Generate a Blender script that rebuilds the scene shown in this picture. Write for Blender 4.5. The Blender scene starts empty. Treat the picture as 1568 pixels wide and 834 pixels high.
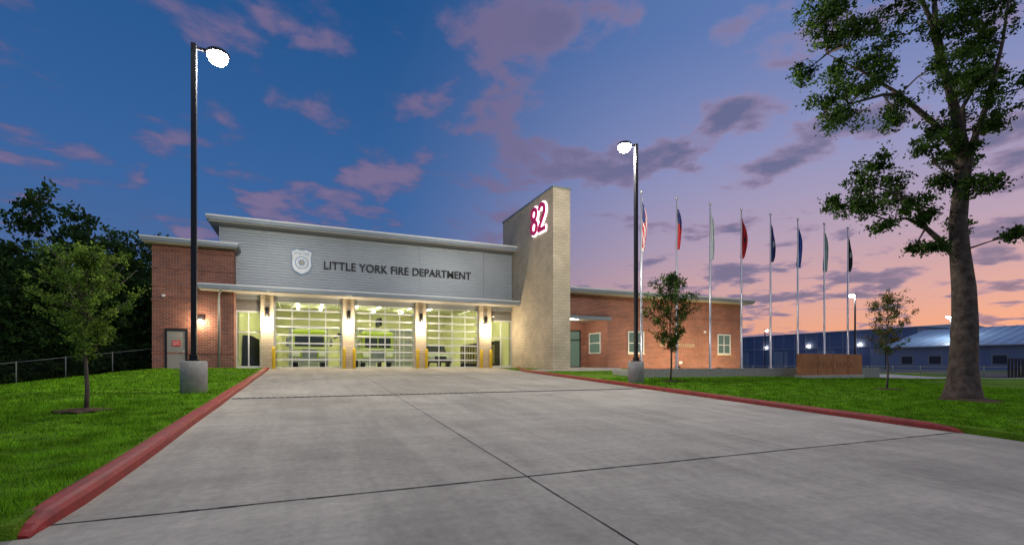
import bpy, bmesh, math, random
import numpy as np
from mathutils import Vector, Matrix
random.seed(7); rng=np.random.default_rng(7)
S=bpy.context.scene
C=S.collection
# ------------------------------------------------------------------ materials
def newmat(name):
    m=bpy.data.materials.new(name); m.use_nodes=True
    nt=m.node_tree; b=nt.nodes['Principled BSDF']
    return m,nt,b
def mat(name,col,rough=.6,metal=0.,var=.15,scale=3.,bump=0.,bscale=20.,emit=None,es=0.):
    m,nt,b=newmat(name); N=nt.nodes; L=nt.links
    b.inputs['Roughness'].default_value=rough; b.inputs['Metallic'].default_value=metal
    tc=N.new('ShaderNodeTexCoord')
    if var>0:
        n=N.new('ShaderNodeTexNoise'); n.inputs['Scale'].default_value=scale; n.inputs['Detail'].default_value=6
        L.new(tc.outputs['Object'],n.inputs['Vector'])
        r=N.new('ShaderNodeValToRGB'); r.color_ramp.elements[0].position=.3; r.color_ramp.elements[1].position=.7
        r.color_ramp.elements[0].color=tuple(c*(1-var) for c in col)+(1,)
        r.color_ramp.elements[1].color=tuple(min(1,c*(1+var)) for c in col)+(1,)
        L.new(n.outputs['Fac'],r.inputs['Fac']); L.new(r.outputs['Color'],b.inputs['Base Color'])
    else: b.inputs['Base Color'].default_value=tuple(col)+(1,)
    if bump>0:
        n2=N.new('ShaderNodeTexNoise'); n2.inputs['Scale'].default_value=bscale; n2.inputs['Detail'].default_value=5
        L.new(tc.outputs['Object'],n2.inputs['Vector'])
        bp=N.new('ShaderNodeBump'); bp.inputs['Strength'].default_value=bump; bp.inputs['Distance'].default_value=.02
        L.new(n2.outputs['Fac'],bp.inputs['Height']); L.new(bp.outputs['Normal'],b.inputs['Normal'])
    if emit:
        b.inputs['Emission Color'].default_value=tuple(emit)+(1,); b.inputs['Emission Strength'].default_value=es
    return m
def brickmat(name,c1,c2,mortar,bw,rh,ms,bump=.4,rough=.85,bias=0.):
    m,nt,b=newmat(name); N=nt.nodes; L=nt.links
    b.inputs['Roughness'].default_value=rough
    tc=N.new('ShaderNodeTexCoord'); s=N.new('ShaderNodeSeparateXYZ'); L.new(tc.outputs['Object'],s.inputs[0])
    a=N.new('ShaderNodeMath'); a.operation='ADD'; L.new(s.outputs['X'],a.inputs[0]); L.new(s.outputs['Y'],a.inputs[1])
    cb=N.new('ShaderNodeCombineXYZ'); L.new(a.outputs[0],cb.inputs['X']); L.new(s.outputs['Z'],cb.inputs['Y'])
    br=N.new('ShaderNodeTexBrick'); L.new(cb.outputs[0],br.inputs['Vector'])
    br.inputs['Color1'].default_value=c1+(1,); br.inputs['Color2'].default_value=c2+(1,); br.inputs['Mortar'].default_value=mortar+(1,)
    br.inputs['Scale'].default_value=1; br.inputs['Brick Width'].default_value=bw; br.inputs['Row Height'].default_value=rh
    br.inputs['Mortar Size'].default_value=ms; br.inputs['Bias'].default_value=bias
    n=N.new('ShaderNodeTexNoise'); n.inputs['Scale'].default_value=.7; n.inputs['Detail'].default_value=6; L.new(tc.outputs['Object'],n.inputs['Vector'])
    mr=N.new('ShaderNodeMapRange'); mr.inputs['From Min'].default_value=.3; mr.inputs['From Max'].default_value=.7; mr.inputs['To Min'].default_value=.8; mr.inputs['To Max'].default_value=1.15
    L.new(n.outputs['Fac'],mr.inputs['Value'])
    mx=N.new('ShaderNodeVectorMath'); mx.operation='MULTIPLY'; L.new(br.outputs['Color'],mx.inputs[0]); L.new(mr.outputs[0],mx.inputs[1])
    L.new(mx.outputs[0],b.inputs['Base Color'])
    bp=N.new('ShaderNodeBump'); bp.invert=True; bp.inputs['Strength'].default_value=bump; bp.inputs['Distance'].default_value=.01
    L.new(br.outputs['Fac'],bp.inputs['Height']); L.new(bp.outputs['Normal'],b.inputs['Normal'])
    return m
def emat(name,col,st):
    m,nt,b=newmat(name); b.inputs['Base Color'].default_value=(.8,.8,.8,1)
    b.inputs['Emission Color'].default_value=col+(1,); b.inputs['Emission Strength'].default_value=st
    return m
def glassmat(name,tint,refl=.12):
    m=bpy.data.materials.new(name); m.use_nodes=True; nt=m.node_tree; N=nt.nodes; L=nt.links; N.clear()
    o=N.new('ShaderNodeOutputMaterial'); t=N.new('ShaderNodeBsdfTransparent'); t.inputs[0].default_value=tint+(1,)
    g=N.new('ShaderNodeBsdfGlossy'); g.inputs['Roughness'].default_value=.03
    fr=N.new('ShaderNodeFresnel'); fr.inputs[0].default_value=1.5
    mx=N.new('ShaderNodeMixShader'); L.new(fr.outputs[0],mx.inputs[0]); L.new(t.outputs[0],mx.inputs[1]); L.new(g.outputs[0],mx.inputs[2]); L.new(mx.outputs[0],o.inputs[0])
    return m
def leafmat(name,c,var=.45):
    m=bpy.data.materials.new(name); m.use_nodes=True; nt=m.node_tree; N=nt.nodes; L=nt.links; N.clear()
    o=N.new('ShaderNodeOutputMaterial'); d=N.new('ShaderNodeBsdfDiffuse'); t=N.new('ShaderNodeBsdfTranslucent')
    tc=N.new('ShaderNodeTexCoord'); n=N.new('ShaderNodeTexNoise'); n.inputs['Scale'].default_value=2.2; n.inputs['Detail'].default_value=8
    L.new(tc.outputs['Object'],n.inputs['Vector'])
    r=N.new('ShaderNodeValToRGB'); r.color_ramp.elements[0].position=.35; r.color_ramp.elements[1].position=.65
    r.color_ramp.elements[0].color=tuple(x*(1-var) for x in c)+(1,); r.color_ramp.elements[1].color=tuple(x*(1+var) for x in c)+(1,)
    L.new(n.outputs['Fac'],r.inputs[0]); L.new(r.outputs[0],d.inputs[0]); L.new(r.outputs[0],t.inputs[0])
    mx=N.new('ShaderNodeMixShader'); mx.inputs[0].default_value=.3
    L.new(d.outputs[0],mx.inputs[1]); L.new(t.outputs[0],mx.inputs[2]); L.new(mx.outputs[0],o.inputs[0])
    return m

M={}
M['brick']=brickmat('red_brick',(.30,.085,.048),(.17,.045,.03),(.30,.24,.20),.30,.10,.013)
M['cmu']=brickmat('tan_masonry',(.56,.475,.34),(.49,.41,.295),(.36,.31,.23),.42,.205,.012,bump=.3)
M['siding']=mat('metal_siding',(.35,.385,.415),.42,.2,.06,.6)
M['fascia']=mat('metal_fascia',(.24,.28,.31),.4,.3,.05,1)
M['soffit']=mat('soffit',(.42,.40,.36),.6,0,.05,1)
M['alum']=mat('aluminium',(.66,.67,.66),.4,.2,.05,2)
M['darkmetal']=mat('dark_metal',(.025,.025,.028),.4,.5,.1,4)
M['steelpole']=mat('brushed_pole',(.62,.62,.62),.3,.8,.05,2)
M['white']=mat('interior_wall',(.72,.72,.46),.7,0,.06,.5)
M['floor_in']=mat('interior_floor',(.42,.41,.33),.25,0,.1,1)
M['yellow']=mat('yellow_paint',(.75,.50,.02),.45,0,.1,3)
M['door']=mat('door_paint',(.26,.25,.22),.5,0,.05,2)
M['redsign']=mat('sign_red',(.55,.02,.02),.5,0,.0)
M['blackl']=mat('letter_black',(.012,.012,.015),.5,0,.1)
M['glass']=glassmat('door_glass',(.95,.97,.90))
M['winglass']=mat('glowing_window_glass',(.03,.04,.04),.05,0,0,emit=(.45,.7,.5),es=.16)  # faint green glow put into the panes for the lit rooms behind
M['lampwhite']=emat('lamp_glare_lens',(1,.98,.94),110)
M['sconce_glow']=emat('sconce_lens',(1,.88,.68),40)
M['tube']=emat('ceiling_tube',(1,.96,.68),20)
M['red82']=mat('number_face',(.40,.008,.07),.4,0,0,emit=(.55,.0,.11),es=.30)
M['glow82']=emat('halo_letter',(1,.90,1),3.0)
M['mulch']=mat('mulch',(.07,.035,.02),.95,0,.4,8,bump=1,bscale=30)
M['cbase']=mat('pole_base_concrete',(.30,.29,.27),.85,0,.15,5,bump=.3)
M['bark']=mat('bark',(.10,.07,.055),.95,0,.55,5,bump=1.,bscale=10)
M['barksm']=mat('bark_young',(.12,.09,.07),.9,0,.3,9)
M['corten']=mat('rust_panel',(.46,.18,.07),.7,0,.15,2)
M['pale']=mat('pale_concrete',(.46,.43,.38),.8,0,.08,2)
M['tyre']=mat('tyre',(.02,.02,.02),.8)
M['lime']=mat('lime_paint',(.36,.47,.03),.3,0,.04,1)
M['whitep']=mat('white_paint',(.75,.76,.74),.3,0,.03,1)
M['greyp']=mat('silver_paint',(.36,.40,.34),.3,.3,.03,1)
M['chrome']=mat('chrome',(.6,.6,.6),.2,1,0)
M['dglass']=mat('vehicle_glass',(.03,.035,.04),.06,0,0)
M['bluewall']=mat('blue_metal_wall',(.14,.19,.33),.6,.1,.08,.2)
M['blueroof']=mat('blue_metal_roof',(.20,.33,.52),.5,.2,.06,.2)
M['greywall']=mat('grey_metal_wall',(.30,.33,.42),.6,.1,.06,.2)
M['asph']=mat('asphalt',(.06,.06,.06),.9,0,.2,1)
M['joint']=mat('joint_sealant',(.022,.022,.022),.9,0,.2,4)
M['grate']=mat('drain_grate',(.03,.03,.03),.6,.5,.2,8)
M['gear']=mat('turnout_gear',(.22,.18,.08),.9,0,.5,4)

def concrete():
    m,nt,b=newmat('driveway_concrete'); N=nt.nodes; L=nt.links; b.inputs['Roughness'].default_value=.78
    tc=N.new('ShaderNodeTexCoord')
    def noise(sc,det,vec=None,ro=.6,di=0):
        n=N.new('ShaderNodeTexNoise'); n.inputs['Scale'].default_value=sc; n.inputs['Detail'].default_value=det; n.inputs['Roughness'].default_value=ro; n.inputs['Distortion'].default_value=di
        L.new(vec or tc.outputs['Object'],n.inputs['Vector']); return n
    def mapn(s):
        mp=N.new('ShaderNodeMapping'); mp.inputs['Scale'].default_value=s; L.new(tc.outputs['Object'],mp.inputs[0]); return mp.outputs[0]
    n1=noise(.35,8,None,.6,.6); n2=noise(1.2,8,mapn((.3,2.0,1)),.7); n3=noise(9,10); n5=noise(.9,8,mapn((2.2,.22,1)),.65,.3)
    def mr(n,a,bb,c,d):
        r=N.new('ShaderNodeMapRange'); r.inputs['From Min'].default_value=a; r.inputs['From Max'].default_value=bb; r.inputs['To Min'].default_value=c; r.inputs['To Max'].default_value=d
        L.new(n.outputs['Fac'],r.inputs['Value']); return r.outputs[0]
    sp=N.new('ShaderNodeSeparateXYZ'); L.new(tc.outputs['Object'],sp.inputs[0])
    def step(o,ths):
        acc=None
        for t in ths:
            g=N.new('ShaderNodeMath'); g.operation='GREATER_THAN'; L.new(o,g.inputs[0]); g.inputs[1].default_value=t
            if acc is None: acc=g.outputs[0]
            else:
                a=N.new('ShaderNodeMath'); a.operation='ADD'; L.new(acc,a.inputs[0]); L.new(g.outputs[0],a.inputs[1]); acc=a.outputs[0]
        return acc
    cb=N.new('ShaderNodeCombineXYZ'); L.new(step(sp.outputs[0],(2.8,8.2,13.6)),cb.inputs[0]); L.new(step(sp.outputs[1],(6,17,27.2)),cb.inputs[1])
    wn=N.new('ShaderNodeTexWhiteNoise'); wn.noise_dimensions='3D'; L.new(cb.outputs[0],wn.inputs['Vector'])
    r0=N.new('ShaderNodeMapRange'); r0.inputs['To Min'].default_value=.88; r0.inputs['To Max'].default_value=1.08; L.new(wn.outputs['Value'],r0.inputs['Value'])
    acc=r0.outputs[0]
    for x in (mr(n1,.3,.7,.74,1.14),mr(n2,.3,.72,.86,1.08),mr(n3,.3,.7,.86,1.12),mr(n5,.32,.6,.84,1.05)):
        a=N.new('ShaderNodeMath'); a.operation='MULTIPLY'; L.new(acc,a.inputs[0]); L.new(x,a.inputs[1]); acc=a.outputs[0]
    v=N.new('ShaderNodeVectorMath'); v.operation='SCALE'; v.inputs[0].default_value=(.42,.385,.325); L.new(acc,v.inputs['Scale'])
    L.new(v.outputs[0],b.inputs['Base Color'])
    bp=N.new('ShaderNodeBump'); bp.inputs['Strength'].default_value=.3; bp.inputs['Distance'].default_value=.01
    n4=noise(60,4); L.new(n4.outputs['Fac'],bp.inputs['Height']); L.new(bp.outputs[0],b.inputs['Normal'])
    return m
M['conc']=concrete()
def grassmat():
    m,nt,b=newmat('lawn'); N=nt.nodes; L=nt.links; b.inputs['Roughness'].default_value=.95; b.inputs['Specular IOR Level'].default_value=.1
    tc=N.new('ShaderNodeTexCoord')
    n=N.new('ShaderNodeTexNoise'); n.inputs['Scale'].default_value=.6; n.inputs['Detail'].default_value=12; n.inputs['Roughness'].default_value=.75; L.new(tc.outputs['Object'],n.inputs[0])
    r=N.new('ShaderNodeValToRGB'); r.color_ramp.elements[0].position=.36; r.color_ramp.elements[1].position=.66
    r.color_ramp.elements[0].color=(.06,.14,.010,1); r.color_ramp.elements[1].color=(.19,.34,.022,1)
    L.new(n.outputs['Fac'],r.inputs[0]); L.new(r.outputs[0],b.inputs['Base Color'])
    n2=N.new('ShaderNodeTexNoise'); n2.inputs['Scale'].default_value=25; n2.inputs['Detail'].default_value=6; L.new(tc.outputs['Object'],n2.inputs[0])
    bp=N.new('ShaderNodeBump'); bp.inputs['Strength'].default_value=1; bp.inputs['Distance'].default_value=.06; L.new(n2.outputs['Fac'],bp.inputs['Height']); L.new(bp.outputs[0],b.inputs['Normal'])
    return m
M['lawn']=grassmat()
M['blade']=leafmat('grass_blade',(.20,.42,.022),.45); M['blade2']=leafmat('grass_blade_dark',(.08,.20,.012),.4)
M['leafA']=leafmat('leaf_dark',(.045,.085,.02)); M['leafB']=leafmat('leaf_light',(.09,.16,.03))
M['leafC']=leafmat('leaf_young',(.20,.30,.05)); M['leafD']=leafmat('leaf_brown',(.20,.13,.035)); M['leafF']=leafmat('leaf_forest',(.035,.07,.025)); M['leafG']=leafmat('leaf_forest_light',(.065,.12,.03))
def kerbmat():
    m,nt,b=newmat('kerb_red_paint'); N=nt.nodes; L=nt.links; b.inputs['Roughness'].default_value=.6
    tc=N.new('ShaderNodeTexCoord'); n=N.new('ShaderNodeTexNoise'); n.inputs['Scale'].default_value=5; n.inputs['Detail'].default_value=10; n.inputs['Roughness'].default_value=.75; L.new(tc.outputs['Object'],n.inputs[0])
    r=N.new('ShaderNodeValToRGB'); e=r.color_ramp.elements; e[0].position=.3; e[0].color=(.13,.02,.016,1); e[1].position=.6; e[1].color=(.36,.028,.022,1)
    x=e.new(.72); x.color=(.38,.12,.10,1)
    L.new(n.outputs['Fac'],r.inputs[0]); L.new(r.outputs[0],b.inputs['Base Color']); return m
M['kerb']=kerbmat()
# ------------------------------------------------------------------ helpers
def empty(name,loc=(0,0,0),rot=0):
    e=bpy.data.objects.new(name,None); C.objects.link(e); e.location=loc; e.rotation_euler=(0,0,rot); return e
def mesh(name,verts,faces,m,parent=None,smooth=False):
    me=bpy.data.meshes.new(name); me.from_pydata([tuple(v) for v in verts],[],faces)
    for x in (m if isinstance(m,(list,tuple)) else [m]): me.materials.append(x)
    bm=bmesh.new(); bm.from_mesh(me); bmesh.ops.recalc_face_normals(bm,faces=bm.faces); bm.to_mesh(me); bm.free()
    if smooth: me.polygons.foreach_set('use_smooth',[True]*len(me.polygons))
    o=bpy.data.objects.new(name,me); C.objects.link(o); o.parent=parent; return o
def boxes(name,lst,m,parent=None,bev=0):
    v=[];f=[]
    for (x0,x1,y0,y1,z0,z1) in lst:
        k=len(v); v+=[(x0,y0,z0),(x1,y0,z0),(x1,y1,z0),(x0,y1,z0),(x0,y0,z1),(x1,y0,z1),(x1,y1,z1),(x0,y1,z1)]
        f+=[[k+i for i in q] for q in ((0,3,2,1),(4,5,6,7),(0,1,5,4),(1,2,6,5),(2,3,7,6),(3,0,4,7))]
    o=mesh(name,v,f,m,parent)
    if bev: b=o.modifiers.new('b','BEVEL'); b.width=bev; b.segments=2
    return o
def tube(v,f,pts,rad,n=8,cap=True):
    pts=[Vector(p) for p in pts]; k0=len(v)
    for i,p in enumerate(pts):
        t=(pts[min(i+1,len(pts)-1)]-pts[max(i-1,0)]).normalized()
        a=t.cross(Vector((0,0,1)) if abs(t.z)<.9 else Vector((1,0,0))).normalized(); b=t.cross(a)
        for j in range(n):
            an=2*math.pi*j/n; v.append(tuple(p+(a*math.cos(an)+b*math.sin(an))*rad[i]))
    for i in range(len(pts)-1):
        for j in range(n):
            q=k0+i*n; f.append([q+j,q+(j+1)%n,q+n+(j+1)%n,q+n+j])
    if cap:
        f.append([k0+j for j in range(n)]); f.append([k0+(len(pts)-1)*n+j for j in range(n)])
def tubes(name,lst,m,parent=None,n=10,smooth=True):
    v=[];f=[]
    for pts,rad in lst: tube(v,f,pts,rad,n)
    return mesh(name,v,f,m,parent,smooth)
def prism(name,prof,x0,x1,m,parent=None,bev=0):
    n=len(prof); v=[(x0,y,z) for y,z in prof]+[(x1,y,z) for y,z in prof]
    f=[list(range(n)),list(range(n,2*n))]+[[i,(i+1)%n,n+(i+1)%n,n+i] for i in range(n)]
    o=mesh(name,v,f,m,parent)
    if bev: b=o.modifiers.new('b','BEVEL'); b.width=bev; b.segments=2
    return o
def text(name,s,loc,rot,width,height,m,parent=None,ext=.03,off=0.,sp=1.):
    c=bpy.data.curves.new(name,'FONT'); c.body=s; c.extrude=ext; c.offset=off; c.space_character=sp; c.materials.append(m)
    o=bpy.data.objects.new(name,c); C.objects.link(o)
    bpy.context.view_layer.update(); d=o.dimensions
    sx,sy=width/d.x,height/d.y
    o.scale=(sx,sy,1); o.rotation_euler=rot; o.location=loc; o.parent=parent; return o
def fastmesh(name,V,nper,mats,midx=None,parent=None):
    n=len(V)//nper; me=bpy.data.meshes.new(name)
    me.vertices.add(len(V)); me.vertices.foreach_set('co',V.astype(np.float32).ravel())
    me.loops.add(n*nper); me.loops.foreach_set('vertex_index',np.arange(n*nper,dtype=np.int32))
    me.polygons.add(n); me.polygons.foreach_set('loop_start',np.arange(0,n*nper,nper,dtype=np.int32))
    me.polygons.foreach_set('loop_total',np.full(n,nper,dtype=np.int32))
    for x in mats: me.materials.append(x)
    if midx is not None: me.polygons.foreach_set('material_index',midx.astype(np.int32))
    me.update(calc_edges=True)
    o=bpy.data.objects.new(name,me); C.objects.link(o); o.parent=parent; return o
def leaves(centers,size,spread=None):
    n=len(centers); a=rng.normal(size=(n,3)); a/=np.linalg.norm(a,axis=1)[:,None]
    b=rng.normal(size=(n,3)); b-=a*(a*b).sum(1)[:,None]; b/=np.linalg.norm(b,axis=1)[:,None]
    s=size*rng.uniform(.6,1.3,(n,1)); a*=s; b*=s*.6
    return np.stack([centers-a,centers+b,centers+a,centers-b],1).reshape(-1,3)
# ------------------------------------------------------------------ terrain
def zd(Y): return -0.044*(35-min(max(Y,-4),35))
def lawnz(X,Y):
    g=min(zd(Y)+.13,-.02)
    if X<-8: g-=min(.13*(-8-X),2.2)*min(1,max(0,(Y-8)/15))
    if X>24 and Y>16: g-= min((X-24)*.03,.75)*min(1,(Y-16)/8)
    if X>13.8 and Y<16: g+=.05*math.sin(X*.35)*min(1,(X-13.8)/5)
    return g
def ground(X,Y):
    pav=(-2.41<X<13.71 and Y<35) or (X<=-2.41 and Y<5.68) or (X>=13.71 and Y<3.98)
    return zd(Y)-.06 if pav else lawnz(X,Y)
xs=[-900,-500,-300,-180,-120,-80,-60,-45]+list(range(-36,-3))+[-3,-2.6,-2.42,-2.40,0,4,8,12,13.70,13.72,14]+list(range(15,50))+[55,60,70,80,100,130,180,300,500,900]
ys=[-900,-400,-100,-30,-12,-4,0,3.96,3.99,5.0,5.66,5.69]+[6+.7*i for i in range(41)]+[34.98,35.0]+list(range(36,60,2))+[70,85,100,130,180,300,500,900]
xs=sorted(set(xs)); ys=sorted(set(ys))
v=[(x,y,ground(x,y)) for y in ys for x in xs]; nx=len(xs)
f=[[j*nx+i,j*nx+i+1,(j+1)*nx+i+1,(j+1)*nx+i] for j in range(len(ys)-1) for i in range(nx-1)]
mesh('ground',v,f,M['lawn'],smooth=False)
def sheet(name,x0,x1,y0,y1,dz,m,fn,step=1.):
    X=np.linspace(x0,x1,max(2,int((x1-x0)/step)+1)); Y=np.linspace(y0,y1,max(2,int((y1-y0)/step)+1))
    v=[(x,y,fn(x,y)+dz) for y in Y for x in X]; n=len(X)
    return v,[[j*n+i,j*n+i+1,(j+1)*n+i+1,(j+1)*n+i] for j in range(len(Y)-1) for i in range(n-1)]
dz=lambda x,y: zd(y)
V=[];F=[]
for (a,b,c,d) in [(-2.3,13.62,-4,34.99),(-2.3,13.62,-30,-4),(-60,-2.3,-4,5.67),(-60,-2.3,-30,-4),(13.62,80,-4,3.97),(13.62,80,-30,-4)]:
    v,f=sheet('',a,b,c,d,0,None,dz,200); k=len(V); V+=v; F+=[[i+k for i in q] for q in f]
drive=mesh('concrete_driveway',V,F,M['conc'])
V=[];F=[]
def strip(x0,x1,y0,y1,h=.004):
    k=len(V); V.extend([(x0,y0,zd(y0)+h),(x1,y0,zd(y0)+h),(x1,y1,zd(y1)+h),(x0,y1,zd(y1)+h)]); F.append([k,k+1,k+2,k+3])
def wob_strip(x0,x1,y,w):
    n=90; wb=0
    for i in range(n):
        a=x0+(x1-x0)*i/n; b=x0+(x1-x0)*(i+1)/n; wb=.8*wb+random.uniform(-.003,.003)
        ww=w*(.6+.8*random.random()); strip(a,b,y+wb-ww/2,y+wb+ww/2)
wob_strip(-2.3,13.6,6.0,.038); wob_strip(-2.3,13.6,27.2,.05)
def vstrip(x,w,y0,y1):
    n=int((y1-y0)/.3)+1; wb=0
    for i in range(n):
        wb=.8*wb+random.uniform(-.003,.003); ww=w*random.uniform(.6,1.2); strip(x+wb-ww,x+wb+ww,y0+(y1-y0)*i/n,y0+(y1-y0)*(i+1)/n)
for a,b in ((-3,5.97),(6.03,16.8),(17.2,27.17),(27.24,34.9)): vstrip(2.8,.011,a,b)
for a,b in ((6.03,16.8),(17.2,27.17),(27.24,34.9)): vstrip(8.2,.008,a,b)
mesh('expansion_joint',V,F,M['joint'],drive)
V=[];F=[]
strip(-2.15,13.5,16.83,17.17,.003); mesh('trench_drain',V,F,M['grate'],drive)
boxes('drain_bars',[( -2.1+i*.2,-2.02+i*.2,16.86,17.14,zd(17)-.0+.0,zd(17)+.014) for i in range(78)],M['cbase'],drive)
V,F=sheet('',13.84,23,27.6,29.2,.02,None,lambda x,y:lawnz(x,y)); mesh('concrete_walkway',V,F,M['pale'])
V,F=sheet('',44,56,14,120,.03,None,lambda x,y:lawnz(x,y),4); mesh('distant_road',V,F,M['pale'])
V,F=sheet('',62,112,10,140,.03,None,lambda x,y:lawnz(x,y),5); mesh('parking_lot',V,F,M['asph'])
def kerb(name,path,sgn):
    prof=[(0,-.04),(.015,.10),(.05,.145),(.11,.155),(.22,.152),(.28,.13),(.29,-.08)]
    V=[];F=[]; n=len(prof)
    for (x,y,s) in path:
        for a,h in prof: V.append((x+sgn*a,y,zd(y)+(h*s if h>0 else h)))
    for i in range(len(path)-1):
        for j in range(n-1): F.append([i*n+j,i*n+j+1,(i+1)*n+j+1,(i+1)*n+j])
    F.append(list(range(n))); F.append([(len(path)-1)*n+j for j in range(n)])
    return mesh(name,V,F,M['kerb'],None,False)
pathL=[(-2.32,5.72,.12),(-2.29,5.85,.55),(-2.26,6.1,.85),(-2.22,6.6,1)]+[(-2.2+.01*math.sin(i),7.5+i,1) for i in range(27)]
pathR=[(13.56,5.9,.1),(13.55,6.1,.6),(13.5,6.5,.9)]+[(13.48,7+i,1) for i in range(22)]+[(13.6,30,1),(13.9,31.5,1),(14.3,32.6,1),(14.7,33.3,1)]
kerb('kerb',pathL,-1); kerb('kerb',pathR,1)
def blades(regs):
    out=[]
    for (x0,x1,y0,y1,dens,h,w) in regs:
        n=int((x1-x0)*(y1-y0)*dens); X=rng.uniform(x0,x1,n); Y=rng.uniform(y0,y1,n)
        Z=np.array([lawnz(a,b) for a,b in zip(X,Y)])
        cl=.75+.35*np.sin(X*2.1+np.sin(Y*1.7)*2)*np.sin(Y*2.7+np.sin(X*1.3)*2)
        b=np.stack([X,Y,Z-.01],1); an=rng.uniform(0,6.28,n); dx=np.stack([np.cos(an),np.sin(an),0*an],1)*w*rng.uniform(.6,1.3,(n,1))
        tip=b+np.stack([rng.normal(0,.028,n),rng.normal(0,.028,n),h*cl*rng.uniform(.45,1.4,n)],1)
        out.append(np.stack([b-dx,b+dx,tip],1).reshape(-1,3))
    return np.concatenate(out)
GB=blades([(-6.5,-2.5,5.75,10,2200,.085,.007),(-10,-2.5,10,16,1000,.085,.010),(-15,-2.5,16,25,350,.09,.016),(-20,-2.5,25,34,130,.09,.025),
 (13.86,26,5.0,10,800,.085,.011),(13.86,32,10,16,450,.085,.014),(13.86,36,16,21,250,.09,.02),(13.86,28,24.5,27.4,90,.08,.02)])
nb=len(GB)//3
fastmesh('lawn_grass',GB,3,[M['blade'],M['blade2']],(rng.random(nb)<.35).astype(int))
# ------------------------------------------------------------------ fire station
FS=empty('fire_station')
W=35.0
boxes('brick_wing',[(-8.41,-4.2,34.2,56,-1.2,7.36)],M['brick'],FS)
boxes('brick_bands',[(-8.44,-4.17,34.15,34.2,5.95,6.05),(-8.44,-6.05,34.15,34.2,4.05,4.15),(-8.43,-4.19,34.16,34.2,.9,.98),(-8.44,-6.05,34.16,34.2,4.9,4.98),(-8.44,-4.17,34.15,34.2,7.0,7.1)],M['brick'],FS)
boxes('wing_roof',[(-8.85,-3.9,33.5,56.5,7.42,7.66)],M['fascia'],FS,.02)
boxes('wing_soffit',[(-8.75,-4.0,33.6,56.4,7.36,7.42)],M['soffit'],FS)
V=[];F=[];z=5.0;pr=[]
while z<8.9:
    pr+= [(W,z),(W,z+.10),(W-.04,z+.115),(W-.04,z+.165)]; z+=.18
def ribs(x0,x1):
    k=len(V); n=len(pr)
    for y,z in pr: V.append((x0,y,z))
    for y,z in pr: V.append((x1,y,z))
    for i in range(n-1): F.append([k+i,k+i+1,k+n+i+1,k+n+i])
segs=[-5.1,-2.35,2.62,7.62,12.6,14.99]
for a,b in zip(segs[:-1],segs[1:]): ribs(a+.02,b-.02)
sd=mesh('metal_siding',V,F,M['siding'],FS)
boxes('siding_trim',[(s-.025,s+.025,W-.06,W+.05,5,9.0) for s in segs[:-1]]+[(-5.1,14.99,W+.02,W+.2,4.45,9.0),(-5.1,-4.95,W+.2,56,0,9.0),(-5.1,14.99,55.8,56,6,9.0)],M['siding'],FS)
boxes('main_roof',[(-5.65,14.985,33.9,57,9.08,9.38)],M['fascia'],FS,.02)
boxes('main_soffit',[(-5.55,14.98,34.0,56.9,9.0,9.08)],M['soffit'],FS)
boxes('roof_drip_edge',[(-5.68,14.984,33.87,33.9,9.30,9.40),(-8.88,-3.88,33.47,33.5,7.6,7.68),(-6.03,14.98,33.32,33.35,5.03,5.11)],M['alum'],FS)
boxes('canopy',[(-6.0,14.984,33.35,34.95,4.82,5.08)],M['fascia'],FS,.015)
boxes('canopy_soffit',[(-5.95,14.98,33.42,35.1,4.76,4.82)],M['soffit'],FS)
boxes('head_panel',[(-2.75,13.15,35.03,35.15,4.44,4.76)],M['darkmetal'],FS)
piers=[(-2.78,-2.02),(2.24,3.0),(7.25,8.02),(12.17,13.15)]
boxes('masonry_pier',[(a,b,34.75,35.35,-.05,4.76) for a,b in piers],M['cmu'],FS)
doors=[(-2.02,2.24),(3.0,7.25),(8.02,12.17)]
bars=[];gl=[]
for a,b in doors:
    for i in range(5):
        x=a+.04+(b-a-.08)*i/4; w=.05 if i in(0,4) else .03; bars.append((x-w,x+w,35.08,35.14,0.0,4.44))
    for j in range(9):
        z=.03+4.38*j/8; w=.05; bars.append((a+.01,b-.01,35.075,35.145,max(.002,z-w),min(4.435,z+w)))
    gl.append((a,b,35.10,35.105,.02,4.42))
boxes('door_frames',bars,M['alum'],FS); boxes('door_glass',gl,M['glass'],FS)
for k,(a,b) in enumerate([(-4.2,-2.78),(13.15,14.99)]):
    fr=[(a,a+.06,35.1,35.18,0,3.7),(b-.06,b,35.1,35.18,0,3.7),((a+b)/2-.04,(a+b)/2+.04,35.1,35.18,0,3.7),(a,b,35.09,35.19,3.62,3.72),(a,b,35.09,35.19,2.3,2.38),(a,b,35.09,35.19,0.001,.15)]
    boxes('storefront_frame',fr,M['alum'],FS); boxes('storefront_glass',[(a,b,35.13,35.135,.02,3.7)],M['glass'],FS)
    boxes('louvre',[(a,b,35.1,35.14,3.74+.085*i,3.79+.085*i) for i in range(12)]+[(a,b,35.16,35.2,3.72,4.78)],M['door'],FS)
boxes('bay_floor',[(-4.2,14.99,34.99,55,-.3,0.0)],M['floor_in'],FS)
boxes('bay_walls',[(-4.19,-4.05,35.2,55,0.001,5.9),(14.8,14.95,35.2,55,0.001,5.9),(-4.05,14.8,54.9,55,0.001,5.9),(-4.19,14.95,35.25,55,5.9,6.0)],M['white'],FS)
boxes('bay_partition',[(-2.5,-2.4,37,54,0.001,3.0)],M['white'],FS)
tb=[]
for x in (-.8,1.2,4.2,6.2,9.0,11.0):
    for y in (36,40,44.5,49.5): tb.append((x-.1,x+.1,y,y+2.4,5.55,5.62))
boxes('ceiling_lights',tb+[(-3.6,-3.4,36,37.5,4.9,4.96),(13.7,13.9,36,37.5,4.9,4.96)],M['tube'],FS)
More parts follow.
